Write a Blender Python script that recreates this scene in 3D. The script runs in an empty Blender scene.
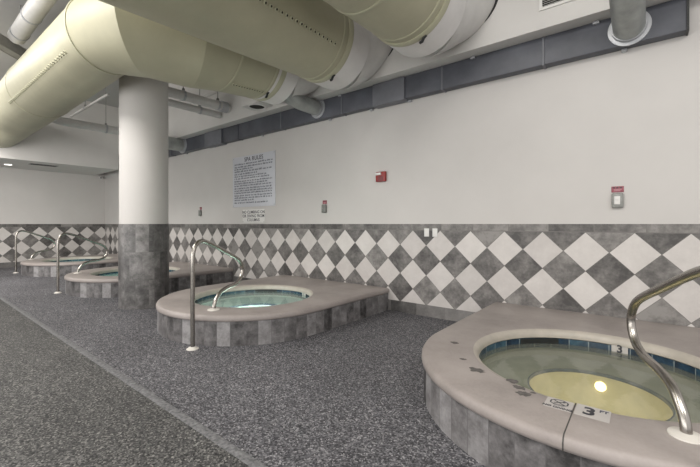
import bpy, bmesh, math, random
from mathutils import Vector, Matrix
random.seed(7)
PI = math.pi
col = bpy.context.scene.collection
scene = bpy.context.scene

# ------------------------------------------------------------------ materials
class NT:
    """small wrapper for building node trees"""
    def __init__(s, name):
        s.m = bpy.data.materials.new(name); s.m.use_nodes = True
        s.t = s.m.node_tree; s.t.nodes.clear()
        s.out = s.t.nodes.new('ShaderNodeOutputMaterial')
    def n(s, kind, **kw):
        nd = s.t.nodes.new(kind)
        for k, v in kw.items(): setattr(nd, k, v)
        return nd
    def put(s, sock, v):
        if isinstance(v, bpy.types.NodeSocket): s.t.links.new(v, sock)
        elif isinstance(v, (tuple, list)):
            sock.default_value = tuple(v) + ((1.0,) if len(v) == 3 and len(sock.default_value) == 4 else ())
        else: sock.default_value = v
    def math(s, op, a, b=0.0, c=0.0):
        nd = s.n('ShaderNodeMath', operation=op)
        s.put(nd.inputs[0], a); s.put(nd.inputs[1], b); s.put(nd.inputs[2], c)
        return nd.outputs[0]
    def mix(s, f, a, b):
        nd = s.n('ShaderNodeMix', data_type='RGBA')
        s.put(nd.inputs[0], f); s.put(nd.inputs[6], a); s.put(nd.inputs[7], b)
        return nd.outputs[2]
    def noise(s, vec, scale, detail=4, rough=.6):
        nd = s.n('ShaderNodeTexNoise'); s.put(nd.inputs['Vector'], vec)
        nd.inputs['Scale'].default_value = scale; nd.inputs['Detail'].default_value = detail
        nd.inputs['Roughness'].default_value = rough
        return nd.outputs[0]
    def ramp(s, f, stops, interp='LINEAR'):
        nd = s.n('ShaderNodeValToRGB'); cr = nd.color_ramp; cr.interpolation = interp
        while len(cr.elements) < len(stops): cr.elements.new(.5)
        for e, (p, c) in zip(cr.elements, stops): e.position = p; e.color = tuple(c) + (1,)
        s.put(nd.inputs[0], f); return nd.outputs[0]
    def objco(s): return s.n('ShaderNodeTexCoord').outputs['Object']
    def uv(s): return s.n('ShaderNodeTexCoord').outputs['UV']
    def xyz(s, v):
        nd = s.n('ShaderNodeSeparateXYZ'); s.put(nd.inputs[0], v); return nd.outputs
    def comb(s, x, y, z=0.0):
        nd = s.n('ShaderNodeCombineXYZ'); s.put(nd.inputs[0], x); s.put(nd.inputs[1], y); s.put(nd.inputs[2], z)
        return nd.outputs[0]
    def rnd(s, vec):
        nd = s.n('ShaderNodeTexWhiteNoise', noise_dimensions='3D'); s.put(nd.inputs['Vector'], vec)
        return nd.outputs[0]
    def bsdf(s, color, rough=.5, metal=0.0, bump=None, bstr=.3, bdist=.01, spec=.5, emit=None, estr=0):
        b = s.n('ShaderNodeBsdfPrincipled')
        s.put(b.inputs['Base Color'], color); s.put(b.inputs['Roughness'], rough); s.put(b.inputs['Metallic'], metal)
        b.inputs['Specular IOR Level'].default_value = spec
        if emit: s.put(b.inputs['Emission Color'], emit); b.inputs['Emission Strength'].default_value = estr
        if bump is not None:
            bp = s.n('ShaderNodeBump'); bp.inputs['Strength'].default_value = bstr; bp.inputs['Distance'].default_value = bdist
            s.put(bp.inputs['Height'], bump); s.t.links.new(bp.outputs[0], b.inputs['Normal'])
        s.t.links.new(b.outputs[0], s.out.inputs[0])
        return b

def simple(name, c, rough=.5, metal=0.0, var=.12, scale=6, spec=.5, emit=None, estr=0, bump=0):
    t = NT(name)
    v = t.objco(); f = t.noise(v, scale, 5)
    k = t.ramp(f, [(.3, [x*(1-var) for x in c]), (.7, [min(1, x*(1+var)) for x in c])])
    t.bsdf(k, rough, metal, spec=spec, emit=emit, estr=estr, bump=(f if bump else None), bstr=bump)
    return t.m

def diamond_tiles(name, D, u0, z0):
    """checkerboard turned by 45 degrees: one row border on top; uv in metres"""
    t = NT(name); o = t.xyz(t.uv()); u, v = o[0], o[1]
    a = t.math('DIVIDE', t.math('SUBTRACT', u, u0), D); b = t.math('DIVIDE', t.math('SUBTRACT', v, z0), D)
    p = t.math('ADD', t.math('ADD', a, b), .5); q = t.math('ADD', t.math('SUBTRACT', a, b), .5)
    fp = t.math('FLOOR', p); fq = t.math('FLOOR', q)
    par = t.math('MODULO', t.math('ABSOLUTE', t.math('ADD', fp, fq)), 2.0)      # 0 white, 1 grey
    top = t.math('GREATER_THAN', v, 1.243)
    ub = t.math('DIVIDE', u, .45); fub = t.math('FLOOR', ub)
    cid = t.comb(fp, fq, par)
    idm = t.n('ShaderNodeMix', data_type='VECTOR'); t.put(idm.inputs[0], top); t.put(idm.inputs[4], cid); t.put(idm.inputs[5], t.comb(fub, 77.0, 5.0))
    cellid = idm.outputs[1]
    r = t.rnd(cellid)
    sh = t.n('ShaderNodeVectorMath', operation='MULTIPLY_ADD'); t.put(sh.inputs[0], cellid); sh.inputs[1].default_value = (3.7, 5.1, 2.3)
    t.put(sh.inputs[2], t.comb(u, v, 0.0))
    nz = t.noise(sh.outputs[0], 5.0, 6, .65)
    nz2 = t.noise(sh.outputs[0], 26.0, 4, .7)
    mot = t.math('ADD', t.math('MULTIPLY', nz, .75), t.math('MULTIPLY', nz2, .25))
    grey = t.ramp(t.math('ADD', mot, t.math('MULTIPLY', t.math('SUBTRACT', r, .5), .22)),
                  [(.34, (.062, .058, .056)), (.5, (.15, .141, .135)), (.64, (.265, .252, .240))])
    wht = t.ramp(t.math('ADD', mot, t.math('MULTIPLY', t.math('SUBTRACT', r, .5), .3)),
                 [(.3, (.52, .49, .47)), (.7, (.64, .61, .585))])
    isg = t.math('MAXIMUM', par, top)
    c = t.mix(isg, wht, grey)
    # grout
    def edge(w, width):
        f = t.math('FRACT', w); d = t.math('MINIMUM', f, t.math('SUBTRACT', 1.0, f)); return t.math('LESS_THAN', d, width)
    gd = t.math('MAXIMUM', edge(p, .009), edge(q, .009))
    gt = t.math('MAXIMUM', t.math('MULTIPLY', edge(ub, .008), top), t.math('LESS_THAN', t.math('ABSOLUTE', t.math('SUBTRACT', v, 1.243)), .004))
    g = t.mix(top, gd, gt)
    gg = t.math('MAXIMUM', t.math('MULTIPLY', gd, t.math('SUBTRACT', 1.0, top)), gt)
    c = t.mix(gg, c, (.16, .15, .142))
    t.bsdf(c, t.math('ADD', .32, t.math('MULTIPLY', mot, .25)), bump=t.math('SUBTRACT', 1.0, gg), bstr=.25, bdist=.003)
    return t.m

def plank_tiles(name, w, h, stops, grout, gw=.004, rspread=.5, rough=.45, vr=True, stagger=0.0, nscale=5):
    """rectangular tiles w x h (metres in uv), each with a shade of its own"""
    t = NT(name); o = t.xyz(t.uv()); u, v = o[0], o[1]
    b = t.math('DIVIDE', v, h); fb = t.math('FLOOR', b)
    a = t.math('ADD', t.math('DIVIDE', u, w), t.math('MULTIPLY', fb, stagger)); fa = t.math('FLOOR', a)
    cid = t.comb(fa, fb, 3.0); r = t.rnd(cid)
    sh = t.n('ShaderNodeVectorMath', operation='MULTIPLY_ADD'); t.put(sh.inputs[0], cid); sh.inputs[1].default_value = (3.7, 5.1, 2.3)
    t.put(sh.inputs[2], t.comb(u, v, 0.0))
    nz = t.noise(sh.outputs[0], nscale, 6, .62); n2 = t.noise(sh.outputs[0], nscale*6, 3, .7)
    f = t.math('ADD', t.math('ADD', t.math('MULTIPLY', nz, .75), t.math('MULTIPLY', n2, .25)), t.math('MULTIPLY', t.math('SUBTRACT', r, .5), rspread))
    c = t.ramp(f, stops)
    def edge(x, width):
        q = t.math('FRACT', x); d = t.math('MINIMUM', q, t.math('SUBTRACT', 1.0, q)); return t.math('LESS_THAN', d, width)
    g = t.math('MAXIMUM', edge(a, gw/w/2), edge(b, gw/h/2))
    c = t.mix(g, c, grout)
    t.bsdf(c, rough, bump=t.math('SUBTRACT', 1.0, g), bstr=.3, bdist=.003)
    return t.m

def floor_mat(name, tint):
    t = NT(name); v = t.objco()
    vo = t.n('ShaderNodeTexVoronoi'); t.put(vo.inputs['Vector'], v); vo.inputs['Scale'].default_value = 105
    cc = t.n('ShaderNodeSeparateColor'); t.t.links.new(vo.outputs['Color'], cc.inputs[0])
    c = t.ramp(cc.outputs[0], [(0, (.020, .020, .022)), (.35, (.058, .058, .062)), (.7, (.115, .114, .119)), (.93, (.21, .208, .21)), (1, (.33, .325, .325))])
    big = t.noise(v, .9, 5, .6); mid = t.noise(v, 14, 3, .6)
    k = t.math('MULTIPLY', t.math('ADD', .55, t.math('MULTIPLY', big, .9)), t.math('ADD', .75, t.math('MULTIPLY', mid, .5)))
    m = t.n('ShaderNodeMix', data_type='RGBA', blend_type='MULTIPLY'); m.inputs[0].default_value = 1
    t.put(m.inputs[6], c); t.put(m.inputs[7], t.mix(1.0, tint, tint))
    m2 = t.n('ShaderNodeVectorMath', operation='SCALE'); t.t.links.new(m.outputs[2], m2.inputs[0]); t.put(m2.inputs['Scale'], k)
    t.bsdf(m2.outputs[0], .62, bump=cc.outputs[1], bstr=.3, bdist=.004, spec=.3)
    return t.m

def water_mat(name, tint, body, bodyf):
    t = NT(name)
    tr = t.n('ShaderNodeBsdfTransparent'); t.put(tr.inputs[0], tint)
    df = t.n('ShaderNodeBsdfDiffuse'); t.put(df.inputs[0], body)
    gl = t.n('ShaderNodeBsdfGlossy'); gl.inputs['Roughness'].default_value = .04
    bp = t.n('ShaderNodeBump'); bp.inputs['Strength'].default_value = .12; bp.inputs['Distance'].default_value = .01
    t.put(bp.inputs['Height'], t.noise(t.objco(), 7, 2)); t.t.links.new(bp.outputs[0], gl.inputs['Normal'])
    fr = t.n('ShaderNodeFresnel'); fr.inputs[0].default_value = 1.33
    m1 = t.n('ShaderNodeMixShader'); m1.inputs[0].default_value = bodyf
    t.t.links.new(tr.outputs[0], m1.inputs[1]); t.t.links.new(df.outputs[0], m1.inputs[2])
    m2 = t.n('ShaderNodeMixShader'); t.t.links.new(fr.outputs[0], m2.inputs[0])
    t.t.links.new(m1.outputs[0], m2.inputs[1]); t.t.links.new(gl.outputs[0], m2.inputs[2])
    t.t.links.new(m2.outputs[0], t.out.inputs[0])
    return t.m

M = {}
M['wall'] = simple('wall_paint', (.575, .555, .535), .6, var=.035, scale=1.2)
M['ceil'] = simple('ceiling_paint', (.47, .465, .455), .7, var=.05, scale=1.5)
M['soffit'] = simple('soffit_paint', (.62, .605, .585), .65, var=.04, scale=1.3)
M['pipe_white'] = simple('white_pipe_paint', (.60, .59, .575), .45, var=.06)
M['sleeve'] = simple('white_sleeve_fabric', (.68, .665, .655), .6, var=.06, scale=3)
M['cream'] = simple('cream_fabric', (.41, .393, .283), .5, var=.07, scale=2.5)
M['cream_band'] = simple('cream_band', (.44, .43, .31), .5, var=.06)
M['hole'] = simple('dark_hole', (.03, .03, .025), .8)
M['black'] = simple('black_strap', (.015, .015, .015), .6)
M['duct'] = simple('grey_duct_paint', (.078, .083, .100), .45, var=.3, scale=2.2)
M['duct_light'] = simple('grey_duct_paint_light', (.15, .155, .175), .45, var=.2, scale=2.5)
M['galv'] = simple('galvanised_metal', (.34, .355, .345), .42, metal=.35, var=.2, scale=5)
M['collar'] = simple('galvanised_collar', (.42, .43, .45), .4, metal=.4, var=.12)
M['steel'] = simple('brushed_steel', (.40, .375, .345), .26, metal=1.0, var=.1, scale=12)
M['beam'] = simple('grey_beam', (.27, .265, .255), .7)
M['white_plastic'] = simple('white_plastic', (.72, .71, .69), .4, var=.03)
M['flange'] = simple('flange_plastic', (.66, .63, .58), .45, var=.05)
M['red'] = simple('red_plastic', (.26, .014, .012), .3, var=.1)
M['redsign'] = simple('red_sign', (.30, .075, .10), .45, var=.3, scale=60)
M['darkmark'] = simple('dark_mark', (.05, .03, .035), .5)
M['pinkmark'] = simple('pink_mark', (.50, .27, .29), .5)
M['greybox'] = simple('grey_box', (.20, .205, .19), .35, var=.12, scale=30)
M['cover'] = simple('grey_cover', (.27, .275, .26), .25, var=.15, scale=30)
M['sign'] = simple('sign_laminate', (.60, .61, .655), .16, var=.02)
M['ink'] = simple('ink', (.035, .036, .045), .6)
M['ink_soft'] = simple('faded_ink', (.06, .065, .09), .6)
M['label'] = simple('label_tile', (.47, .445, .425), .3, var=.06)
M['band'] = plank_tiles('waterline_tiles', .153, .2, [(.25, (.005, .012, .024)), (.5, (.015, .042, .075)), (.75, (.05, .11, .15))], (.24, .28, .29), .006, .45, .2, nscale=14)
M['band_deep'] = simple('well_edge_tiles', (.012, .04, .085), .3, var=.4, scale=20)
M['slot'] = simple('skimmer_dark', (.012, .014, .014), .4, var=.4, scale=30)
M['lip'] = simple('coping_lip', (.42, .385, .335), .4, var=.1, scale=9)
M['stain'] = simple('worn_spot', (.11, .10, .095), .7, var=.3, scale=40)
M['joint'] = simple('joint_sealant', (.07, .065, .06), .7)
M['frost'] = simple('light_lens', (.9, .9, .9), .4, emit=(1, .97, .9), estr=4)
M['lamp_warm'] = simple('pool_light_lens', (.9, .8, .6), .4, emit=(1, .80, .46), estr=6)
M['lamp_cool'] = simple('pool_light_lens_cool', (.8, .9, .9), .4, emit=(.85, 1, .95), estr=5)
M['concrete'] = simple('strip_concrete', (.155, .155, .16), .75, var=.55, scale=45)
M['floor'] = floor_mat('speckled_floor', (1.22, 1.21, 1.25))
M['floor2'] = floor_mat('speckled_floor_walkway', (.93, .92, .87))
M['wains_b'] = diamond_tiles('diamond_tiles_back', .4343, -.53, 1.0235)
M['wains_l'] = diamond_tiles('diamond_tiles_end', .4343, 2.165, 1.0235)
gs = [(.22, (.045, .043, .042)), (.45, (.12, .115, .112)), (.75, (.23, .22, .213))]
M['base'] = plank_tiles('base_tiles', .44, .5, gs, (.14, .13, .12), .004, .4)
skirt_stops = [(.26, (.038, .036, .036)), (.48, (.15, .143, .144)), (.76, (.33, .32, .323))]
M['skirt'] = plank_tiles('skirt_tiles', .148, .5, skirt_stops, (.13, .125, .125), .005, .40, .4, nscale=8)
M['col_tile'] = plank_tiles('column_tiles', .186, .4443, [(.28, (.036, .034, .034)), (.5, (.118, .113, .111)), (.74, (.29, .28, .275))], (.13, .125, .12), .004, .28, .4, stagger=.5, nscale=6)
t = NT('coping_stone'); v = t.objco(); f = t.noise(v, 2.2, 6, .6); f2 = t.noise(v, 55, 3, .7)
c = t.ramp(t.math('ADD', t.math('MULTIPLY', f, .8), t.math('MULTIPLY', f2, .2)), [(.32, (.235, .208, .195)), (.5, (.31, .275, .258)), (.7, (.37, .33, .312))])
t.bsdf(c, .48, bump=f2, bstr=.1, bdist=.003); M['coping'] = t.m
def plaster(name, c): return simple(name, c, .6, var=.13, scale=5)
M['bench_a'] = plaster('plaster_olive', (.36, .375, .31)); M['well_a'] = plaster('plaster_yellow', (.74, .69, .47))
M['bench_b'] = plaster('plaster_aqua', (.48, .58, .53)); M['well_b'] = plaster('plaster_pale', (.75, .85, .80))
M['water_a'] = water_mat('water_olive', (.90, .92, .86), (.36, .38, .32), .30)
M['water_b'] = water_mat('water_aqua', (.84, .94, .90), (.42, .56, .52), .3)
M['water_c'] = water_mat('water_turquoise', (.62, .95, .92), (.36, .66, .61), .5)

# ------------------------------------------------------------------ mesh helpers
def link(name, me, mats, parent=None, smooth=True):
    o = bpy.data.objects.new(name, me); col.objects.link(o)
    for m in (mats if isinstance(mats, (list, tuple)) else [mats]): me.materials.append(m)
    if parent: o.parent = parent
    for p in me.polygons: p.use_smooth = smooth
    return o
def autosmooth(o, ang=40):
    me = o.data
    bm = bmesh.new(); bm.from_mesh(me)
    for e in bm.edges:
        if len(e.link_faces) == 2 and e.calc_face_angle(0) > math.radians(ang): e.smooth = False
    bm.to_mesh(me); bm.free(); return o
def pyd(name, V, Fs, mats, parent=None, smooth=True, mi=None, uvs=None, ang=40):
    me = bpy.data.meshes.new(name); me.from_pydata(V, [], Fs); me.update()
    if uvs:
        l = me.uv_layers.new(name='UVMap')
        for p in me.polygons:
            for k, li in enumerate(p.loop_indices): l.data[li].uv = uvs[p.index][k]
    if mi:
        for p, k in zip(me.polygons, mi): p.material_index = k
    o = link(name, me, mats, parent, smooth)
    if smooth: autosmooth(o, ang)
    return o
class G:
    """collects geometry for one mesh"""
    def __init__(s): s.V = []; s.F = []; s.mi = []; s.uv = []
    def face(s, pts, m=0, uv=None):
        b = len(s.V); s.V += [tuple(p) for p in pts]; s.F.append(tuple(range(b, b+len(pts)))); s.mi.append(m)
        s.uv.append(uv or [(0, 0)]*len(pts))
    def box(s, lo, hi, m=0, bev=0.0):
        bm = bmesh.new(); bmesh.ops.create_cube(bm, size=1)
        for v in bm.verts: v.co = Vector([(lo[i]+hi[i])/2 + v.co[i]*(hi[i]-lo[i]) for i in range(3)])
        if bev > 0: bmesh.ops.bevel(bm, geom=bm.edges[:], offset=bev, segments=3, affect='EDGES', profile=.5)
        s.bm(bm, m)
    def bm(s, bm, m=0):
        b = len(s.V); bm.verts.index_update()
        s.V += [tuple(v.co) for v in bm.verts]
        for f in bm.faces: s.F.append(tuple(b+v.index for v in f.verts)); s.mi.append(m); s.uv.append([(0, 0)]*len(f.verts))
        bm.free()
    def tube(s, path, r, seg=16, m=0, caps=True):
        P = [Vector(p) for p in path]; n = len(P)
        T = [(P[min(i+1, n-1)]-P[max(i-1, 0)]).normalized() for i in range(n)]
        for i in range(1, n-1):
            T[i] = ((P[i]-P[i-1]).normalized()+(P[i+1]-P[i]).normalized()).normalized()
        ref = Vector((0, 0, 1)) if abs(T[0].z) < .9 else Vector((1, 0, 0))
        N = (ref - T[0]*ref.dot(T[0])).normalized(); b = len(s.V); Tp = T[0]
        rr = r if isinstance(r, (list, tuple)) else [r]*n
        for i in range(n):
            q = Tp.rotation_difference(T[i]); N = q @ N; N = (N - T[i]*N.dot(T[i])).normalized(); Tp = T[i]
            B = T[i].cross(N)
            sc = 1.0; ax = None
            if 0 < i < n-1:
                d1 = (P[i]-P[i-1]).normalized(); d2 = (P[i+1]-P[i]).normalized()
                ca = math.sqrt(max(.25, (1+d1.dot(d2))/2)); sc = 1/ca
                ax = (d2-d1)
                ax = ax.normalized() if ax.length > 1e-6 else None
            for k in range(seg):
                a = 2*PI*k/seg; v = (N*math.cos(a)+B*math.sin(a))*rr[i]
                if ax is not None: v = v + ax*(v.dot(ax))*(sc-1)
                s.V.append(tuple(P[i]+v))
        for i in range(n-1):
            for k in range(seg):
                k2 = (k+1) % seg
                s.F.append((b+i*seg+k, b+i*seg+k2, b+(i+1)*seg+k2, b+(i+1)*seg+k)); s.mi.append(m); s.uv.append([(0, 0)]*4)
        if caps:
            s.F.append(tuple(b+k for k in range(seg))[::-1]); s.mi.append(m); s.uv.append([(0, 0)]*seg)
            s.F.append(tuple(b+(n-1)*seg+k for k in range(seg))); s.mi.append(m); s.uv.append([(0, 0)]*seg)
    def lathe(s, prof, c, seg=64, m=0, uvw=None, axis='z'):
        """prof: list of (r, h); about an axis through c"""
        b = len(s.V); n = len(prof)
        for r, h in prof:
            for k in range(seg):
                a = 2*PI*k/seg; x, y = r*math.cos(a), r*math.sin(a)
                p = {'z': (x, y, h), 'y': (x, h, y), 'x': (h, x, y)}[axis]
                s.V.append((c[0]+p[0], c[1]+p[1], c[2]+p[2]))
        for i in range(n-1):
            for k in range(seg):
                k2 = (k+1) % seg
                s.F.append((b+i*seg+k, b+i*seg+k2, b+(i+1)*seg+k2, b+(i+1)*seg+k)); s.mi.append(m)
                if uvw:
                    R = uvw; u1 = 2*PI*R*k/seg; u2 = 2*PI*R*(k+1)/seg
                    s.uv.append([(u1, prof[i][1]), (u2, prof[i][1]), (u2, prof[i+1][1]), (u1, prof[i+1][1])])
                else: s.uv.append([(0, 0)]*4)
    def disc(s, c, r, seg=48, m=0, nz=(0, 0, 1)):
        n = Vector(nz).normalized(); q = Vector((0, 0, 1)).rotation_difference(n); b = len(s.V)
        for k in range(seg):
            a = 2*PI*k/seg; s.V.append(tuple(Vector(c)+q @ Vector((r*math.cos(a), r*math.sin(a), 0))))
        s.F.append(tuple(range(b, b+seg))); s.mi.append(m); s.uv.append([(0, 0)]*seg)
    def done(s, name, mats, parent=None, smooth=True, ang=40, uv=False):
        return pyd(name, s.V, s.F, mats, parent, smooth, s.mi, s.uv if uv else None, ang)

def tag(o, label, cat, group=None):
    o['label'] = label; o['category'] = cat
    if group: o['group'] = group
    return o
def struct(o): o['kind'] = 'structure'; return o
def empty(name, loc, label, cat, group=None):
    o = bpy.data.objects.new(name, None); col.objects.link(o); o.location = loc; o.empty_display_size = .1
    return tag(o, label, cat, group)
def settle(root):
    """parts were built in world coordinates: move them into the frame of their thing"""
    bpy.context.view_layer.update()
    def rec(o, off):
        for ch in o.children:
            if ch.type == 'MESH' and not ch.get('_local'):
                ch.data.transform(Matrix.Translation(-off))
            rec(ch, off)
    rec(root, Vector(root.location))
def text_mesh(body, size, loc, rot, name, mat, parent, extrude=.0008, spacing=1.0, align='CENTER', bold=.028):
    cu = bpy.data.curves.new(name, 'FONT'); cu.body = body; cu.size = size; cu.extrude = extrude; cu.align_x = align; cu.align_y = 'CENTER'
    cu.space_line = .95; cu.space_character = spacing; cu.offset = size*bold
    tmp = bpy.data.objects.new('tmp_text', cu); col.objects.link(tmp)
    bpy.context.view_layer.update()
    me = bpy.data.meshes.new_from_object(tmp.evaluated_get(bpy.context.evaluated_depsgraph_get()))
    bpy.data.objects.remove(tmp); bpy.data.curves.remove(cu)
    me.transform(Matrix.Translation(loc) @ rot.to_4x4()); me.materials.clear(); me.name = name
    return link(name, me, mat, parent, False)
def basis(xa, ya):
    x = Vector(xa).normalized(); y = Vector(ya).normalized(); z = x.cross(y)
    return Matrix((x, y, z)).transposed()
ON_WALL = basis((1, 0, 0), (0, 0, 1))        # lettering that faces -y

# ------------------------------------------------------------------ the room
YW = 4.87; XE = -15.2; ZC = 5.0; XR = 4.6; YF = -4.2
TUBX = [-.292, -4.34, -8.48, -12.62]; TYS = [3.2, 3.24, 3.32, 3.38]; TY = 3.2
fl = G()
def rect(x0, x1, y0, y1, m):
    fl.face([(x0, y0, 0), (x1, y0, 0), (x1, y1, 0), (x0, y1, 0)], m)
rect(XE, XR, YF, 1.27, 1); rect(XE, XR, 1.27, 2.5, 0); rect(XE, XR, 3.9, YW, 0)
xs = [XE] + sum([[x-.7, x+.7] for x in TUBX[::-1]], []) + [XR]
for i in range(0, len(xs), 2): rect(xs[i], xs[i+1], 2.5, 3.9, 0)
struct(fl.done('floor', [M['floor'], M['floor2']], smooth=False))
g = G(); g.box((XE+.02, 1.24, 0.001), (XR-.05, 1.30, .006), bev=.002)
struct(g.done('trim_1', M['concrete']))

def wallbox(name, lo, hi, mat):
    g = G(); g.box(lo, hi); return struct(g.done(name, mat, smooth=False))
wb = wallbox('wall_back', (XE-.15, YW, 0), (XR, YW+.15, ZC), M['wall'])
wl = wallbox('wall_left', (XE-.15, YF, 0), (XE, YW, ZC), M['wall'])
g = G(); z0, z1 = .165, 1.333
g.face([(XE, YW-.008, z0), (XR, YW-.008, z0), (XR, YW-.008, z1), (XE, YW-.008, z1)], 0, [(XE, z0), (XR, z0), (XR, z1), (XE, z1)])
g.face([(XE, YW-.008, z1), (XR, YW-.008, z1), (XR, YW, z1), (XE, YW, z1)], 0, [(XE, 1.3), (XR, 1.3), (XR, 1.31), (XE, 1.31)])
struct(g.done('tile_wainscot', M['wains_b'], wb, smooth=False, uv=True))
g = G()
g.face([(XE+.008, YF, z0), (XE+.008, YW-.008, z0), (XE+.008, YW-.008, z1), (XE+.008, YF, z1)], 0, [(YF, z0), (YW, z0), (YW, z1), (YF, z1)])
g.face([(XE+.008, YF, z1), (XE+.008, YW-.008, z1), (XE, YW-.008, z1), (XE, YF, z1)], 0, [(YF, 1.3), (YW, 1.3), (YW, 1.31), (YF, 1.31)])
struct(g.done('tile_wainscot', M['wains_l'], wl, smooth=False, uv=True))
g = G(); y = YW-.014
g.face([(XE, y, 0), (XR, y, 0), (XR, y, .165), (XE, y, .165)], 0, [(XE, .05), (XR, .05), (XR, .21), (XE, .21)])
g.face([(XE, y, .165), (XR, y, .165), (XR, YW, .165), (XE, YW, .165)], 0, [(XE, .21), (XR, .21), (XR, .22), (XE, .22)])
struct(g.done('baseboard_back', M['base'], smooth=False, uv=True))
g = G(); x = XE+.014
g.face([(x, YF, 0), (x, y, 0), (x, y, .165), (x, YF, .165)], 0, [(YF, .05), (YW, .05), (YW, .21), (YF, .21)])
g.face([(x, YF, .165), (x, y, .165), (XE, y, .165), (XE, YF, .165)], 0, [(YF, .21), (YW, .21), (YW, .22), (YF, .22)])
struct(g.done('baseboard_left', M['base'], smooth=False, uv=True))
ce = wallbox('ceiling', (XE-.15, YF, ZC), (XR, YW+.15, ZC+.12), M['ceil'])
g = G(); g.box((XE, 4.54, 3.50), (XR, YW, ZC)); struct(g.done('trim_2', M['soffit'], smooth=False))
g = G(); g.box((XE, YF, 3.045), (-13.0, 4.54, ZC)); struct(g.done('trim_3', M['soffit'], smooth=False))

# ------------------------------------------------------------------ column
CX, CY = -6.48, 2.65
c = empty('column', (CX, CY, 0), 'thick round white column with grey stone tiles around its lower part', 'column')
g = G(); g.lathe([(.358, 1.333), (.358, ZC)], (CX, CY, 0), 64); g.done('painted_shaft', M['wall'], c)
g = G(); g.lathe([(.368, 0), (.368, 1.325), (.366, 1.333), (.358, 1.333)], (CX, CY, 0), 64, uvw=.368); g.done('tile_cladding', M['col_tile'], c, uv=True)
settle(c)

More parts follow.
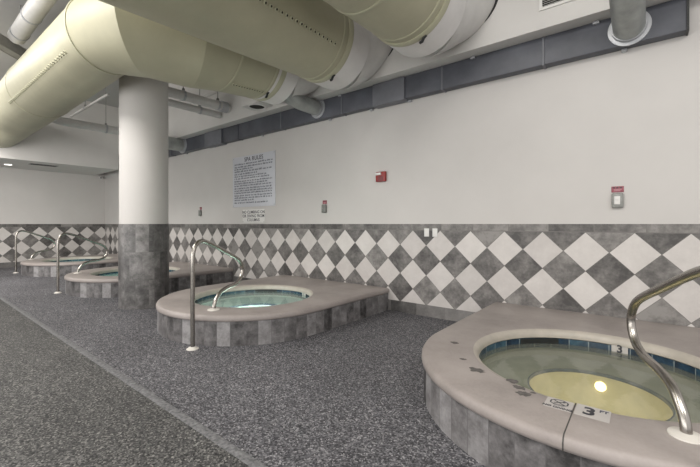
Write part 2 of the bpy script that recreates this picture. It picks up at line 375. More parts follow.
# ------------------------------------------------------------------ hot tubs
SK, HOLE, WELL = 1.215, .80, .43
def outer(a, o, cx):
    ca, sa = math.cos(a), math.sin(a); w = SK+o
    if sa < 0: r = w
    else: r = min(w/max(abs(ca), 1e-6), (YW-.02-TY)/max(sa, 1e-6))
    return (cx+r*ca, TY+r*sa)
def hot_tub(cx, ty, label, bench, well, water, lamp, lampE, tileang, skim=True, deck_marks=False):
    global TY
    TY = ty
    t = empty('hot_tub', (cx, TY, 0), label, 'hot tub', 'raised hot tubs along the tiled wall')
    N = 144
    base = [2*PI*k/N for k in range(N)]
    # skirt
    g = G(); cor = math.atan2(YW-.02-TY, SK); A = sorted(base+[cor, PI-cor]); n = len(A); u = 0
    for k in range(n):
        p, q = outer(A[k], 0, cx), outer(A[(k+1) % n], 0, cx); l = math.hypot(q[0]-p[0], q[1]-p[1])
        if not (p[1] > YW-.03 and q[1] > YW-.03):
            g.face([(p[0], p[1], 0), (q[0], q[1], 0), (q[0], q[1], .276), (p[0], p[1], .276)], 0, [(u, .1), (u+l, .1), (u+l, .376), (u, .376)])
        u += l
    o = g.done('tile_skirt', M['skirt'], t, uv=True)
    # coping: a rounded stone slab with a round hole
    prof = [(-.03, .268), (.004, .268), (.013, .273), (.017, .289), (.015, .313), (.004, .331), (-.016, .340)]
    V, Fs = [], []
    for off, z in prof:
        cr = math.atan2(YW-.02-TY, SK+off); Ar = sorted(base+[cr, PI-cr])
        V += [(*outer(a, off, cx), z) for a in Ar]
    cr = math.atan2(YW-.02-TY, SK); Ar = sorted(base+[cr, PI-cr]); n = len(Ar)
    inner = [(HOLE+.06, .340), (HOLE+.035, .338), (HOLE+.014, .330), (HOLE, .315), (HOLE-.008, .292), (HOLE-.008, .270), (HOLE+.004, .262)]
    mi = []
    for r, z in inner: V += [(cx+r*math.cos(a), TY+r*math.sin(a), z) for a in Ar]
    rings = len(prof)+len(inner)
    for i in range(rings-1):
        for k in range(n):
            k2 = (k+1) % n; Fs.append((i*n+k, i*n+k2, (i+1)*n+k2, (i+1)*n+k)); mi.append(1 if i >= len(prof)+1 else 0)
    cop = pyd('coping', V, Fs, [M['coping'], M['lip']], t, True, mi, None, 50)
    # waterline tile ring
    g = G(); g.lathe([(HOLE, .262), (HOLE, .172)], (cx, TY, 0), 128, uvw=HOLE)
    g.uv = [[(q[0], q[1]-.17+.05) for q in f] for f in g.uv]
    g.done('waterline_tiles', M['band'], t, uv=True)
    g = G(); g.lathe([(HOLE, .172), (HOLE, .145), (.74, .118), (WELL+.01, .115)], (cx, TY, 0), 96); g.done('bench', bench, t)
    g = G(); g.lathe([(WELL+.01, .116), (WELL, .116), (WELL-.002, .092)], (cx, TY, 0), 96); g.done('well_edge_tiles', M['band_deep'], t)
    g = G(); g.lathe([(WELL, .094), (WELL-.01, -.25), (WELL-.05, -.32), (.0001, -.33)], (cx, TY, 0), 96); g.done('well', well, t)
    # underwater light on the far wall of the well
    g = G(); g.lathe([(.0001, -.016), (.026, -.013), (.036, -.005), (.038, 0)], (cx, TY+WELL-.006, .01), 32, axis='y')
    g.done('underwater_light', lamp, t)
    ld = bpy.data.lights.new('underwater_lamp', 'POINT'); ld.energy = lampE[0]; ld.color = lampE[1]; ld.shadow_soft_size = .12
    lo = bpy.data.objects.new('underwater_lamp', ld); col.objects.link(lo); lo.location = (cx, TY+WELL-.12, -.02)
    g = G(); g.disc((cx, TY, .212 if deck_marks else .236), HOLE-.001, 96); g.done('water', water, t)
    if skim:
        g = G(); R = HOLE-.006; a0, a1 = math.radians(116), math.radians(142)
        for k in range(12):
            p, q = a0+(a1-a0)*k/12, a0+(a1-a0)*(k+1)/12
            g.face([(cx+R*math.cos(x), TY+R*math.sin(x), z) for x, z in ((p, .213), (q, .213), (q, .261), (p, .261))])
        g.done('skimmer_opening', M['slot'], t)
    # depth tile on the waterline ring
    if tileang is not None:
        a = math.radians(tileang); R = HOLE-.008; da = .075
        g = G()
        for k in range(4):
            p, q = a-da+2*da*k/4, a-da+2*da*(k+1)/4
            g.face([(cx+R*math.cos(x), TY+R*math.sin(x), z) for x, z in ((p, .200), (q, .200), (q, .268), (p, .268))])
        dt = g.done('depth_tile', M['label'], t)
        rr = R-.004
        text_mesh('3', .09 if deck_marks else .05, Vector((cx+rr*math.cos(a), TY+rr*math.sin(a), .241 if deck_marks else .2525)), basis((math.sin(a), -math.cos(a), 0), (0, 0, 1)), 'numeral', M['ink'], dt)
    if deck_marks:
        z = .3415; W = basis((1, 0, 0), (0, 1, 0))
        g = G(); g.box((cx-.150, TY-.955, .3385), (cx-.019, TY-.825, z))
        nd = g.done('no_diving_tile', M['label'], t, smooth=False)
        g = G(); oc = Vector((cx-.085, TY-.873, z+.0006))
        def ring(r0, r1):
            for k in range(8):
                a, b = PI/8+PI/4*k, PI/8+PI/4*(k+1)
                g.face([oc+Vector((r*math.cos(x)*1.1, r*math.sin(x)*.95, 0)) for r, x in ((r0, a), (r1, a), (r1, b), (r0, b))])
        ring(.037, .044)
        def bar(p, q, w):
            d = Vector((q[0]-p[0], q[1]-p[1], 0)).normalized()*w; m = Vector((-d.y, d.x, 0))
            P, Q = oc+Vector((*p, 0)), oc+Vector((*q, 0)); g.face([P-m, Q-m, Q+m, P+m])
        bar((-.034, .026), (.034, -.026), .0035)
        bar((-.024, -.012), (.012, .012), .004); bar((-.026, -.024), (.028, -.024), .002)
        g.face([oc+Vector((.020+.008*math.cos(x), .016+.008*math.sin(x), .0001)) for x in [2*PI*k/10 for k in range(10)]])
        g.done('no_diving_symbol', M['ink'], nd, smooth=False)
        text_mesh('NO DIVING', .027, Vector((cx-.085, TY-.939, z+.0004)), W, 'lettering', M['ink'], nd)
        g = G(); g.box((cx-.006, TY-.955, .3385), (cx+.148, TY-.815, z))
        ft = g.done('depth_marker_tile', M['label'], t, smooth=False)
        text_mesh('3', .125, Vector((cx+.056, TY-.887, z+.0004)), W, 'numeral', M['ink'], ft)
        text_mesh('FT', .038, Vector((cx+.118, TY-.848, z+.0004)), W, 'lettering', M['ink_soft'], ft)
        g = G(); x0 = cx-.0155
        pts = [(TY-.815, .3412), (TY-1.199, .3412), (TY-1.220, .332), (TY-1.2315, .313), (TY-1.2335, .289), (TY-1.229, .272)]
        for (ya, za), (yb, zb) in zip(pts, pts[1:]): g.face([(x0, ya, za), (x0+.006, ya, za), (x0+.006, yb, zb), (x0, yb, zb)])
        g.done('expansion_joint', M['joint'], t)
        for k, (sx, sy, r) in enumerate([(-1.25, 2.96, .028), (-1.05, 2.64, .022), (-.90, 2.50, .042), (-.66, 2.47, .032), (-.60, 2.395, .030), (-.565, 2.325, .034), (-.52, 2.37, .014)]):
            g = G(); rnd = random.Random(k); m = 18; r *= 1.35
            g.face([(sx+r*(.6+.55*rnd.random())*math.cos(2*PI*j/m), sy+r*(.45+.5*rnd.random())*math.sin(2*PI*j/m), .3408) for j in range(m)])
            g.done('worn_spot', M['stain'], t, smooth=False)
    settle(t); lo.parent = t; lo.location = (0, .08, -.06)
    return t
hot_tub(TUBX[0], TYS[0], 'round hot tub closest to the camera, with murky greenish water and a glowing yellow well', M['bench_a'], M['well_a'], M['water_a'], M['lamp_warm'], (1.5, (1, .88, .62)), 82, deck_marks=True)
hot_tub(TUBX[1], TYS[1], 'raised hot tub right of the tiled column, whole rim with clear aqua water in view', M['bench_b'], M['well_b'], M['water_b'], M['lamp_cool'], (10, (.93, 1, .98)), 73)
hot_tub(TUBX[2], TYS[2], 'turquoise hot tub half hidden behind the tiled column', M['bench_b'], M['well_b'], M['water_c'], M['lamp_cool'], (2.5, (.9, 1, .98)), None)
hot_tub(TUBX[3], TYS[3], 'hot tub at the far end beside the end wall, water out of sight', M['bench_b'], M['well_b'], M['water_c'], M['lamp_cool'], (6, (.8, 1, .97)), None)

# ------------------------------------------------------------------ handrails
def catmull(P, sub=6):
    P = [Vector(p) for p in P]; out = []
    for i in range(len(P)-1):
        p0, p1, p2, p3 = P[max(i-1, 0)], P[i], P[i+1], P[min(i+2, len(P)-1)]
        for k in range(sub):
            t = k/sub
            out.append(.5*((2*p1)+(p2-p0)*t+(2*p0-5*p1+4*p2-p3)*t*t+(3*p1-p0-3*p2+p3)*t**3))
    return out+[P[-1]]
RAIL_LABELS = [
    'steel handrail cut by the photo edge, its end planted on the closest hot tub',
    'steel handrail in front of the hot tub right of the column, standing on the floor',
    'steel handrail on the floor just left of the tiled column',
    'small steel handrail farthest away, beside the far hot tub near the end wall']
def make_rail():
    root = empty('handrail', (0, 0, 0), RAIL_LABELS[1], 'handrail', 'bent steel handrails at the hot tubs')
    prof = [(0, .004), (0, .3), (0, .7), (0, .93), (.012, 1.04), (.055, 1.112), (.135, 1.145), (.23, 1.128), (.36, 1.082), (.60, .985), (.79, .905), (.885, .845),
            (.935, .765), (.927, .685), (.868, .612), (.76, .572), (.60, .556), (.47, .52), (.392, .45), (.357, .39), (.35, .342)]
    path = catmull([(s, 0, z) for s, z in prof])
    g = G(); g.tube(path, .0235, 18); g.done('steel_tube', M['steel'], root)
    g = G(); g.lathe([(.024, .028), (.034, .024), (.052, .012), (.062, .008), (.064, .001)], (0, 0, 0), 32); g.done('floor_flange', M['flange'], root)
    g = G(); g.lathe([(.024, .020), (.034, .018), (.055, .012), (.068, .008), (.07, .0008)], (.35, 0, .34), 32); g.done('deck_flange', M['flange'], root)
    return root
def dup(root, label):
    r = root.copy(); col.objects.link(r); r['label'] = label
    for ch in list(root.children):
        k = ch.copy(); col.objects.link(k); k.parent = r
    return r
r0 = make_rail()
def ud(d): return math.radians(d)
spots = [((.14-.365*math.cos(ud(112)), 2.35-.365*math.sin(ud(112))), 112), ((-3.775, 2.03), 112), ((-8.87, 2.05), 104), ((-13.38, 2.17), 106)]
rails = [r0 if i == 1 else dup(r0, RAIL_LABELS[i]) for i in range(4)]
for r, ((x, y), d) in zip(rails, spots): r.location = (x, y, 0); r.rotation_euler = (0, 0, ud(d))

# ------------------------------------------------------------------ cream ducts
R = .516; DZ = 3.80; YR = 3.6
def nozzle(parent, p, n, along):
    n = Vector(n); q = Vector((0, 0, 1)).rotation_difference(n).to_matrix().to_4x4()
    g = G(); g.lathe([(.012, .014), (.019, .016), (.024, .010), (.026, -.004)], (0, 0, 0), 12); g.disc((0, 0, .008), .0125, 12, m=1)
    o = g.done('nozzle', [M['cream_band'], M['hole']], parent); o.data.transform(Matrix.Translation(p) @ q)
def seam(parent, name, c, d, r, w, mat=None, prot=.008):
    d = Vector(d).normalized(); c = Vector(c)
    g = G(); ds = [(-w/2, -.004), (-w/2, prot*.6), (-w/4, prot), (w/4, prot), (w/2, prot*.6), (w/2, -.004)]
    q = Vector((0, 0, 1)).rotation_difference(d).to_matrix().to_4x4()
    g.lathe([(r+dr, h) for h, dr in ds], (0, 0, 0), 64); o = g.done(name, mat or M['cream_band'], parent); o.data.transform(Matrix.Translation(c) @ q)
def sleeve_end(t, ax, R=R, YR=YR):
    # white connecting sleeve then the narrower sleeve that climbs into the soffit
    g = G(); g.tube([(ax, YR-.03, DZ), (ax+.0, YR+.34, DZ)], R+.012, 64, caps=True); g.done('white_sleeve', M['sleeve'], t, ang=60)
    P = catmull([(ax, YR+.34, DZ), (ax+.04, YR+.48, DZ+.06), (ax+.19, 4.43, DZ+.29), (ax+.24, 4.57, DZ+.36)], 4)
    g = G(); g.tube(P, [R-.01-(.05)*k/(len(P)-1) for k in range(len(P))], 56); g.done('connector_sleeve', M['pipe_white'], t, ang=60)
    g = G(); g.tube([(ax+.235, 4.525, DZ+.35), (ax+.235, 4.545, DZ+.35)], R-.04, 56); g.done('gap_shadow', M['black'], t)  # black disc behind the sleeve, painted-in shadow of the gap at the soffit
    # strap tail at the end band
    a = math.radians(-70); p = Vector((ax+(R+.02)*math.cos(a), YR-.02, DZ+(R+.02)*math.sin(a)))
    g = G(); g.tube([p+Vector((.03, 0, .02)), p, p+Vector((-.025, .01, -.03)), p+Vector((-.055, .015, -.035))], .016, 8); g.done('strap_tail', M['black'], t)
LBL = ['cream ventilation duct with an elbow, passing in front of the column', 'cream ventilation duct in the middle with a long row of small nozzles', 'cream ventilation duct nearest the wall grille, cut off by the photo top']
AX = [-4.65, -3.44, -2.03]
# duct with elbow
YR = 3.70
t = empty('ventilation_duct', (AX[0], YR, DZ), LBL[0], 'air duct', 'cream fabric air ducts overhead')
B1 = (-5.45, 1.73, DZ); B2 = (-4.65, 2.30, DZ)
P1 = (-5.35, 1.73, DZ); P2 = (-4.86, 1.93, DZ); P3 = (-4.65, 2.32, DZ)
P1 = (-5.45, 1.757, 3.755); P2 = (-4.89, 1.96, 3.765); P3 = (-4.68, 2.5, DZ-.015)
g = G(); g.tube([(-12.98, 1.757, 3.79), (-8.6, 1.757, 3.783), P1, P2, P3, (AX[0]-.005, 2.95, DZ), (AX[0], YR, DZ)], [.50, .50, .455, .575, .625, .58, R], 72); g.done('fabric_tube', M['cream'], t, ang=9)
for c, d, rr, w in ((P1, (1, .2, 0), .465, .03), ((-8.6, 1.757, 3.783), (1, 0, 0), .50, .05), ((AX[0], 2.92, DZ), (0, 1, 0), .582, .035)): seam(t, 'seam_band', c, d, rr, w)
seam(t, 'end_band', (AX[0], YR-.04, DZ), (0, 1, 0), R+.004, .09, prot=.016); seam(t, 'end_band', (AX[0], YR-.17, DZ), (0, 1, 0), R+.014, .03, prot=.008)
a = math.radians(-144)
for k in range(34):
    RX = .457+.045*k*.095/3.15
    nozzle(t, Vector((-5.68-k*.095, 1.757+RX*math.cos(a), 3.757+.028*k*.095/3.15+RX*math.sin(a))), (0, math.cos(a), math.sin(a)), 0)
a = math.radians(-69)
for k in range(12): nozzle(t, Vector((AX[0]+(.578-.0042*k)*math.cos(a), 2.98+k*.045, DZ+(.578-.0042*k)*math.sin(a))), (math.cos(a), 0, math.sin(a)), 0)
sleeve_end(t, AX[0]); settle(t)
for i in (1, 2):
    t = empty('ventilation_duct', (AX[i], 3.6, DZ), LBL[i], 'air duct', 'cream fabric air ducts overhead')
    RI = R if i == 1 else .485
    YR = 3.72 if i == 1 else 3.6
    near = .615 if i == 1 else .53
    rad = lambda y: RI+(near-RI)*max(0, min(1, (YR-y)/3.2))
    g = G(); g.tube([(AX[i], -3.8, DZ), (AX[i], .4, DZ), (AX[i], YR, DZ)], [near, near, RI], 72); g.done('fabric_tube', M['cream'], t, ang=60)
    for yy in ((2.76,) if i == 2 else ()): seam(t, 'seam_band', (AX[i], yy, DZ), (0, 1, 0), rad(yy), .035)
    seam(t, 'end_band', (AX[i], YR-.04, DZ), (0, 1, 0), rad(YR-.04), .09, prot=.016); seam(t, 'end_band', (AX[i], YR-.17, DZ), (0, 1, 0), rad(YR-.17), .03, prot=.008)
    if i == 1:
        a = math.radians(-29)
        for k in range(20): nozzle(t, Vector((AX[i]+rad(3.42-k*.072)*math.cos(a), 3.42-k*.072, DZ+rad(3.42-k*.072)*math.sin(a))), (math.cos(a), 0, math.sin(a)), 0)
    sleeve_end(t, AX[i], RI, YR); settle(t)

# ------------------------------------------------------------------ grey rectangular duct under the soffit
DX0, DX1, DY, DZ0, DZ1 = -11.4, .31, 4.735, 3.175, 3.495
t = empty('rectangular_duct', (-5, 4.8, 3.17), 'long dark grey rectangular duct running along the wall under the soffit', 'air duct')
g = G(); g.box((DX0, DY, DZ0), (DX1, YW-.004, DZ1), bev=.004); g.done('duct_body', M['duct'], t, ang=30)
g = G(); g.box((DX1-.012, DY-.012, DZ0-.008), (DX1+.006, YW-.004, DZ1+.002)); g.done('end_cap', M['slot'], t, smooth=False)
for x in (-.93, -2.18, -3.97, -5.5, -6.9, -9.9):
    g = G(); g.box((x-.012, DY-.012, DZ0-.012), (x+.012, YW-.01, DZ1-.002), bev=.003); g.done('flange', M['duct_light'] if x > -6 else M['duct'], t)
for x0, x1 in ((-3.32, -2.76), (-8.2, -7.5)):
    g = G(); g.box((x0, DY-.035, DZ0-.02), (x1, YW-.01, DZ1-.003), bev=.006)
    g.done('access_section', M['duct_light'], t, ang=30)
for x in (-6.2, -4.33, -3.44, -2.74, -.18, -8.0, -9.3):
    g = G(); g.box((x-.025, YW-.045, DZ0-.03), (x+.025, YW-.003, DZ0), bev=.004); g.done('wall_bracket', M['collar'], t)
for x in (-4.0, -3.2, -1.75, -.42):
    g = G(); g.box((x-.03, DY-.03, DZ1-.03), (x+.03, DY+.02, DZ1), bev=.004); g.done('top_clip', M['collar'], t)
for x, lead in ((-.138, 0), (-4.52, 1), (-9.3, 2)):
    r = (.135, .128, .16)[lead]; zc = (3.338, 3.37, 3.352)[lead]
    yb = 3.2 if lead == 0 else (3.95 if lead == 1 else 3.4)
    P = [(x, DY+.01, zc), (x, 4.2, zc)]
    if lead == 0: P = [(x, DY+.01, zc-.01), (x, 4.45, zc+.03), (x, 4.05, zc+.13), (x, 3.55, zc+.26), (x, 3.0, zc+.30)]
    elif lead == 1: P = [(x, DY+.01, zc), (x, 4.45, zc), (x, 4.15, zc+.02), (x, 3.98, zc+.12), (x, 3.90, zc+.35)]
    else: P = [(x, DY+.01, zc), (x, 4.3, zc), (x, 4.0, zc), (x, 3.7, zc)]
    g = G(); g.tube(catmull(P, 5), r, 40); b = g.done('branch_pipe', M['galv'], t, ang=60)
    g = G(); g.lathe([(r, -.05), (r+.012, -.05), (r+.014, -.012), (r+.045, -.008), (r+.047, 0)], (x, DY-.001, zc), 48, axis='y'); g.done('collar', M['collar'], b)
settle(t)

# ------------------------------------------------------------------ white pipes and steel under the ceiling
def pipe(label, path, r, hang=(), top=ZC, elbow=None):
    t = empty('ceiling_pipe', path[0], label, 'pipe', 'white painted pipes under the ceiling')
    g = G(); g.tube(path, r, 24); g.done('pipe_run', M['pipe_white'], t, ang=60)
    for p in hang:
        g = G(); g.tube([(p[0], p[1], p[2]+r*.6), (p[0], p[1], top)], .008, 8); h = g.done('hanger_rod', M['beam'], t)
        ax = 'y' if abs(path[0][0]-path[-1][0]) < .3 else 'x'
        g = G(); g.lathe([(r+.001, -.02), (r+.010, -.02), (r+.010, .02), (r+.001, .02)], p, 24, axis=ax); g.done('clevis', M['collar'], h)
        g = G(); g.box((p[0]-.02, p[1]-.02, p[2]+r), (p[0]+.02, p[1]+.02, p[2]+r+.05)); g.done('clamp', M['beam'], h, smooth=False)
    if elbow:
        g = G(); g.lathe([(r, -.07), (r+.022, -.07), (r+.022, .07), (r, .07)], elbow, 24, axis='y'); g.done('coupling', M['collar'], t)
    settle(t)
pipe('white ceiling pipe on rod hangers right of the column, the upper of two', [(-6.95, 3.05, 3.80), (-6.95, 4.56, 3.80)], .09, [(-6.95, 3.55, 3.80), (-6.95, 4.28, 3.80)], elbow=(-6.95, 4.42, 3.80))
pipe('capped white ceiling pipe right of the column, the lower of two', [(-7.25, 2.9, 3.70), (-7.25, 4.50, 3.70)], .07, [(-7.25, 4.05, 3.70)])
pipe('white ceiling pipe left of the column, running out under the elbow duct', [(-11.0, 2.42, 4.9), (-11.0, 2.42, 3.95), (-11.0, 2.48, 3.84), (-11.0, 2.62, 3.81), (-11.0, 4.56, 3.81)], .10, [(-11.0, 3.55, 3.81)])
pipe('thin white ceiling conduit seen between the elbow duct and the column', [(-12.4, 3.15, 4.3), (-9.6, 3.15, 4.3)], .03, [(-11.2, 3.15, 4.3)])
pipe('thick white ceiling pipe above the elbow duct in the top corner', [(-8.45, 1.385, 4.55), (-3.2, 1.385, 4.55)], .125, [(-8.2, 1.385, 4.55), (-7.4, 1.385, 4.55)])
pipe('short thin white conduit above the two pipes beside the column', [(-8.3, 4.3, 4.1), (-6.75, 4.3, 4.1)], .028)
g = G(); D = Vector((-.711, .703, 0)); Nn = Vector((.703, .711, 0)); C0 = Vector((-8.87, 1.39, 4.47))
bm = bmesh.new(); bmesh.ops.create_cube(bm, size=1)
for v in bm.verts: v.co = C0 + D*(v.co.x*1.9) + Nn*(v.co.y*.17) + Vector((0, 0, v.co.z*.17))
bmesh.ops.bevel(bm, geom=bm.edges[:], offset=.006, segments=2, affect='EDGES'); g.bm(bm)
tag(g.done('steel_brace', M['beam'], ang=30), 'dark grey steel brace behind the elbow duct in the top corner', 'beam')

# ------------------------------------------------------------------ vents, light, camera
t = empty('vent_grille', (-.68, 4.54, 3.83), 'white louvred vent grille on the soffit face above the grey duct', 'vent')
g = G(); x0, x1, z0, z1, y = -.93, -.40, 3.70, 3.96, 4.54
for lo, hi in (((x0, y-.018, z0), (x1, y, z0+.03)), ((x0, y-.018, z1-.03), (x1, y, z1)), ((x0, y-.018, z0+.03), (x0+.03, y, z1-.03)), ((x1-.03, y-.018, z0+.03), (x1, y, z1-.03))): g.box(lo, hi)
g.done('frame', M['white_plastic'], t, smooth=False)
g = G(); g.face([(x0+.03, y-.002, z0+.03), (x1-.03, y-.002, z0+.03), (x1-.03, y-.002, z1-.03), (x0+.03, y-.002, z1-.03)]); g.done('backing', M['hole'], t, smooth=False)
g = G()
for k in range(9):
    z = z0+.037+k*.0215; g.face([(x0+.03, y-.014, z), (x1-.03, y-.014, z), (x1-.03, y-.004, z+.010), (x0+.03, y-.004, z+.010)])
g.done('louvres', M['white_plastic'], t, smooth=False); settle(t)

t = empty('round_diffuser_box', (-5.75, 4.54, 3.55), 'white box with a round dark grille beneath the end of the elbow duct', 'vent')
g = G(); g.box((-6.02, 4.20, 3.56), (-5.50, 4.54, 3.82), bev=.006); g.done('housing', M['soffit'], t, ang=30)
g = G(); g.lathe([(.165, 0), (.165, -.012), (.145, -.016), (.135, -.006)], (-5.76, 4.37, 3.56), 40); g.done('rim', M['white_plastic'], t)
g = G(); g.disc((-5.76, 4.37, 3.553), .136, 40, nz=(0, 0, -1)); g.done('grille', M['hole'], t); settle(t)

t = empty('recessed_downlight', (-14.34, 2.16, 3.045), 'small lit recessed light in the low soffit by the end wall', 'light')
g = G(); g.lathe([(.085, -.004), (.12, -.008), (.125, 0)], (-14.34, 2.16, 3.045), 32); g.done('trim_ring', M['white_plastic'], t)
g = G(); g.disc((-14.34, 2.16, 3.04), .088, 32, nz=(0, 0, -1)); g.done('lens', M['frost'], t); settle(t)
t = empty('slot_vent', (-13.65, 2.83, 3.045), 'narrow dark slot vent in the low soffit by the end wall', 'vent')
g = G(); g.box((-13.78, 2.5, 3.036), (-13.5, 3.14, 3.0455), bev=.002); g.done('frame', M['beam'], t)
g = G()
for k in range(3): g.box((-13.75+k*.085, 2.53, 3.033), (-13.70+k*.085, 3.11, 3.0365))
g.done('slots', M['hole'], t, smooth=False); settle(t)
t = empty('security_camera', (-15.1, 4.76, 3.0), 'small white security camera high in the far corner of the room', 'camera')
g = G(); g.box((-15.195, 4.70, 2.98), (-15.14, 4.80, 3.04), bev=.006); g.done('mount', M['white_plastic'], t)
g = G(); g.tube([(-15.14, 4.75, 3.0), (-15.0, 4.69, 2.96)], .04, 20); g.done('housing', M['white_plastic'], t)
g = G(); g.tube([(-15.01, 4.694, 2.962), (-14.992, 4.686, 2.957)], .026, 20); g.done('lens', M['black'], t); settle(t)

# ------------------------------------------------------------------ signs on the wall
t = empty('spa_rules_sign', (-6.55, YW, 2.25), 'large pale laminated sign headed SPA RULES with many lines of print', 'sign')
SX0, SX1, SZ0, SZ1 = -7.28, -5.82, 1.703, 2.815; y = YW
g = G(); g.box((SX0, y-.012, SZ0), (SX1, y-.001, SZ1), bev=.003); g.done('panel', M['sign'], t, ang=30)
text_mesh('SPA RULES', .125, Vector((-6.52, y-.0128, SZ1-.085)), ON_WALL, 'heading', M['ink'], t, spacing=1.12, bold=.012)
g = G(); rnd = random.Random(4); z = SZ1-.185; li = 0
while z > SZ0+.06:
    x = SX0+.07; full = rnd.random(); xe = SX1-(.10 if full < .6 else .10+.7*rnd.random())
    if li == 17: xe = x+.42
    while x < xe:
        w = .03+.075*rnd.random(); w = min(w, xe-x+.01); h = .028+.006*rnd.random()
        k = 0; xx = x
        while xx < x+w:                                 # little strokes: print too small to read
            sw = .008+.008*rnd.random(); hh = h*(.65+.5*rnd.random()); zz = z+(.004*rnd.random())
            g.face([(xx, y-.0128, zz), (xx+sw, y-.0128, zz), (xx+sw, y-.0128, zz+hh), (xx, y-.0128, zz+hh)]); xx += sw+.006
        x += w+.028
    z -= .050 if li % 3 else .058; li += 1
g.done('fine_print', M['ink_soft'], t, smooth=False)
for sx, sz in ((SX0+.03, SZ0+.03), (SX1-.03, SZ0+.03), (SX0+.03, SZ1-.03), (SX1-.03, SZ1-.03)):
    g = G(); g.lathe([(.0001, -.006), (.009, -.004), (.011, 0)], (sx, y-.012, sz), 12, axis='y'); g.done('screw', M['galv'], t)
settle(t)
t = empty('no_climbing_sign', (-6.53, YW, 1.5), 'small white sign reading NO CLIMBING ON OR DIVING FROM COLUMNS', 'sign')
g = G(); g.box((-6.91, y-.012, 1.362), (-6.15, y-.001, 1.645), bev=.003); g.done('panel', M['white_plastic'], t, ang=30)
for k, s in enumerate(('NO CLIMBING ON', 'OR DIVING FROM', 'COLUMNS')):
    text_mesh(s, .088, Vector((-6.53, y-.0128, 1.585-k*.083)), ON_WALL, 'lettering', M['ink'], t, spacing=1.06, bold=.01)
for sx in (-6.89, -6.17):
    g = G(); g.lathe([(.0001, -.006), (.008, -.004), (.010, 0)], (sx, y-.012, 1.38), 12, axis='y'); g.done('screw', M['galv'], t)
settle(t)

t = empty('fire_alarm', (-3.26, YW, 2.08), 'red fire alarm strobe mounted alone on the white wall', 'fire alarm')
g = G(); g.box((-3.345, y-.05, 1.998), (-3.165, y-.001, 2.155), bev=.012); g.done('housing', M['red'], t)
g = G(); g.box((-3.335, y-.075, 2.098), (-3.235, y-.045, 2.138), bev=.008); g.done('strobe_lens', M['white_plastic'], t)
g = G()
for k in range(4): g.box((-3.30+.0, y-.053, 2.015+k*.018), (-3.20, y-.049, 2.022+k*.018))
g.done('sounder_slots', M['darkmark'], t, smooth=False); settle(t)

SPOT = [('above the closest hot tub', -.24), ('between rules sign and fire alarm', -4.475), ('just right of the column', -8.66)]
for i, (where, x) in enumerate(SPOT):
    t = empty('red_wall_sign', (x, YW, 1.70), 'small red notice above a grey shutoff box, '+where, 'sign', 'red notices above the shutoff boxes')
    z0, z1, hw = (1.672, 1.735, .054) if i == 0 else (1.69, 1.755, .048)
    g = G(); g.box((x-hw, y-.008, z0), (x+hw, y-.001, z1), bev=.002); g.done('plate', M['redsign'], t)
    g = G(); rr = random.Random(i)
    for k in range(3): g.box((x-hw+.012+k*.03, y-.0092, z1-.022), (x-hw+.032+k*.03, y-.0075, z1-.008))
    g.done('dark_print', M['darkmark'], t, smooth=False)
    g = G()
    for k in range(2): g.box((x-hw+.022, y-.0092, z0+.012+k*.014), (x+hw-.03+.012*k, y-.0075, z0+.019+k*.014))
    g.done('pale_print', M['pinkmark'], t, smooth=False); settle(t)
    b = empty('shutoff_box', (x, YW, 1.58), 'grey wall shutoff box under a red notice, '+where, 'switch box', 'grey shutoff boxes on the wall')
    z0, z1, hw = (1.503, 1.662, .052) if i == 0 else (1.53, 1.68, .05)
    g = G(); g.box((x-hw, y-.045, z0), (x+hw, y-.001, z1), bev=.016); g.done('cover', M['cover'] if i == 0 else M['greybox'], b)
    if i == 0:
        g = G(); g.box((x-.027, y-.054, 1.54), (x+.024, y-.043, 1.628), bev=.004); k = g.done('switch_plate', M['white_plastic'], b)
        g = G(); g.lathe([(.0001, -.008), (.012, -.006), (.014, 0)], (x-.002, y-.054, 1.595), 20, axis='y'); g.done('push_button', M['white_plastic'], k)
    else:
        g = G(); g.lathe([(.0001, -.014), (.016, -.011), (.019, 0)], (x, y-.045, (z0+z1)/2), 20, axis='y'); g.done('push_button', M['beam'], b)
    settle(b)
for x, side in ((-2.475, 'left'), (-2.345, 'right')):
    t = empty('wall_plate', (x, YW, 1.21), 'white wall plate set in the tile border, the %s one of the pair' % side, 'wall plate', 'pair of white wall plates')
    g = G(); g.box((x-.038, y-.016, 1.152), (x+.038, y-.008, 1.27), bev=.003); p = g.done('plate', M['white_plastic'], t)
    g = G(); g.box((x-.016, y-.0185, 1.178), (x+.016, y-.0155, 1.244), bev=.001); g.done('insert', M['white_plastic'], p)
    settle(t)

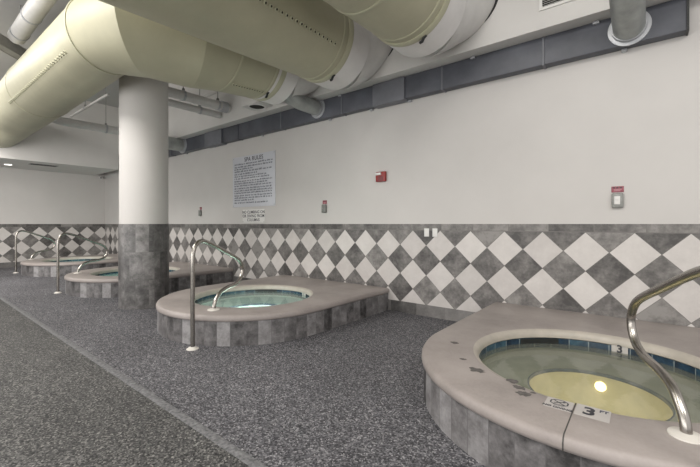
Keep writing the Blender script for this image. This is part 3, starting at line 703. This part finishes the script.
# ------------------------------------------------------------------ light
def area(name, loc, size, energy, color=(1, 1, 1), rot=(0, 0, 0), sy=None):
    l = bpy.data.lights.new(name, 'AREA'); l.energy = energy; l.color = color; l.size = size
    if sy: l.shape = 'RECTANGLE'; l.size_y = sy
    o = bpy.data.objects.new(name, l); col.objects.link(o); o.location = loc; o.rotation_euler = rot; return o
WARM = (1, .965, .92)
area('overhead_fill_light', (-1.0, -.9, 4.6), 2.5, 160, WARM, (math.radians(22), 0, 0), 1.2)  # this and the next three: unseen lamps added overhead as soft fill
area('overhead_fill_light', (-5.5, -.6, 4.6), 2.5, 160, WARM, (math.radians(22), 0, 0), 1.2)
area('overhead_fill_light', (-10.5, -.6, 4.6), 2.5, 160, WARM, (math.radians(22), 0, 0), 1.2)
area('overhead_fill_light', (2.8, .2, 4.4), 2.0, 100, WARM, (math.radians(15), math.radians(10), 0), 1.2)
area('front_fill_light', (-4.5, -4.0, 1.9), 13, 230, (1, .98, .96), (math.radians(92), 0, 0), 2.2)  # added broad fill behind the camera, brightens upright faces evenly; no window modelled
area('overhead_fill_light', (-10.6, .1, 2.9), 2.0, 90, WARM, (math.radians(8), math.radians(50), 0), 1.0)  # added low lamp, aimed at the end wall to brighten it
w = bpy.data.worlds.new('world'); scene.world = w; w.use_nodes = True
bg = w.node_tree.nodes['Background']; bg.inputs[0].default_value = (1, .985, .965, 1); bg.inputs[1].default_value = .95

# ------------------------------------------------------------------ camera
cd = bpy.data.cameras.new('camera'); cd.sensor_fit = 'HORIZONTAL'; cd.sensor_width = 36; cd.lens = 370/700*36
cd.shift_y = -9.5/700; cd.clip_start = .05
co = bpy.data.objects.new('camera', cd); col.objects.link(co); co.location = (0, 0, 1.333)
co.rotation_euler = Vector((-.6252, .7804, 0)).to_track_quat('-Z', 'Y').to_euler()
scene.camera = co
scene.view_settings.view_transform = 'Standard'
scene.view_settings.look = 'None'
scene.cycles.use_denoising = True
scene.cycles.max_bounces = 8
scene.cycles.transparent_max_bounces = 12
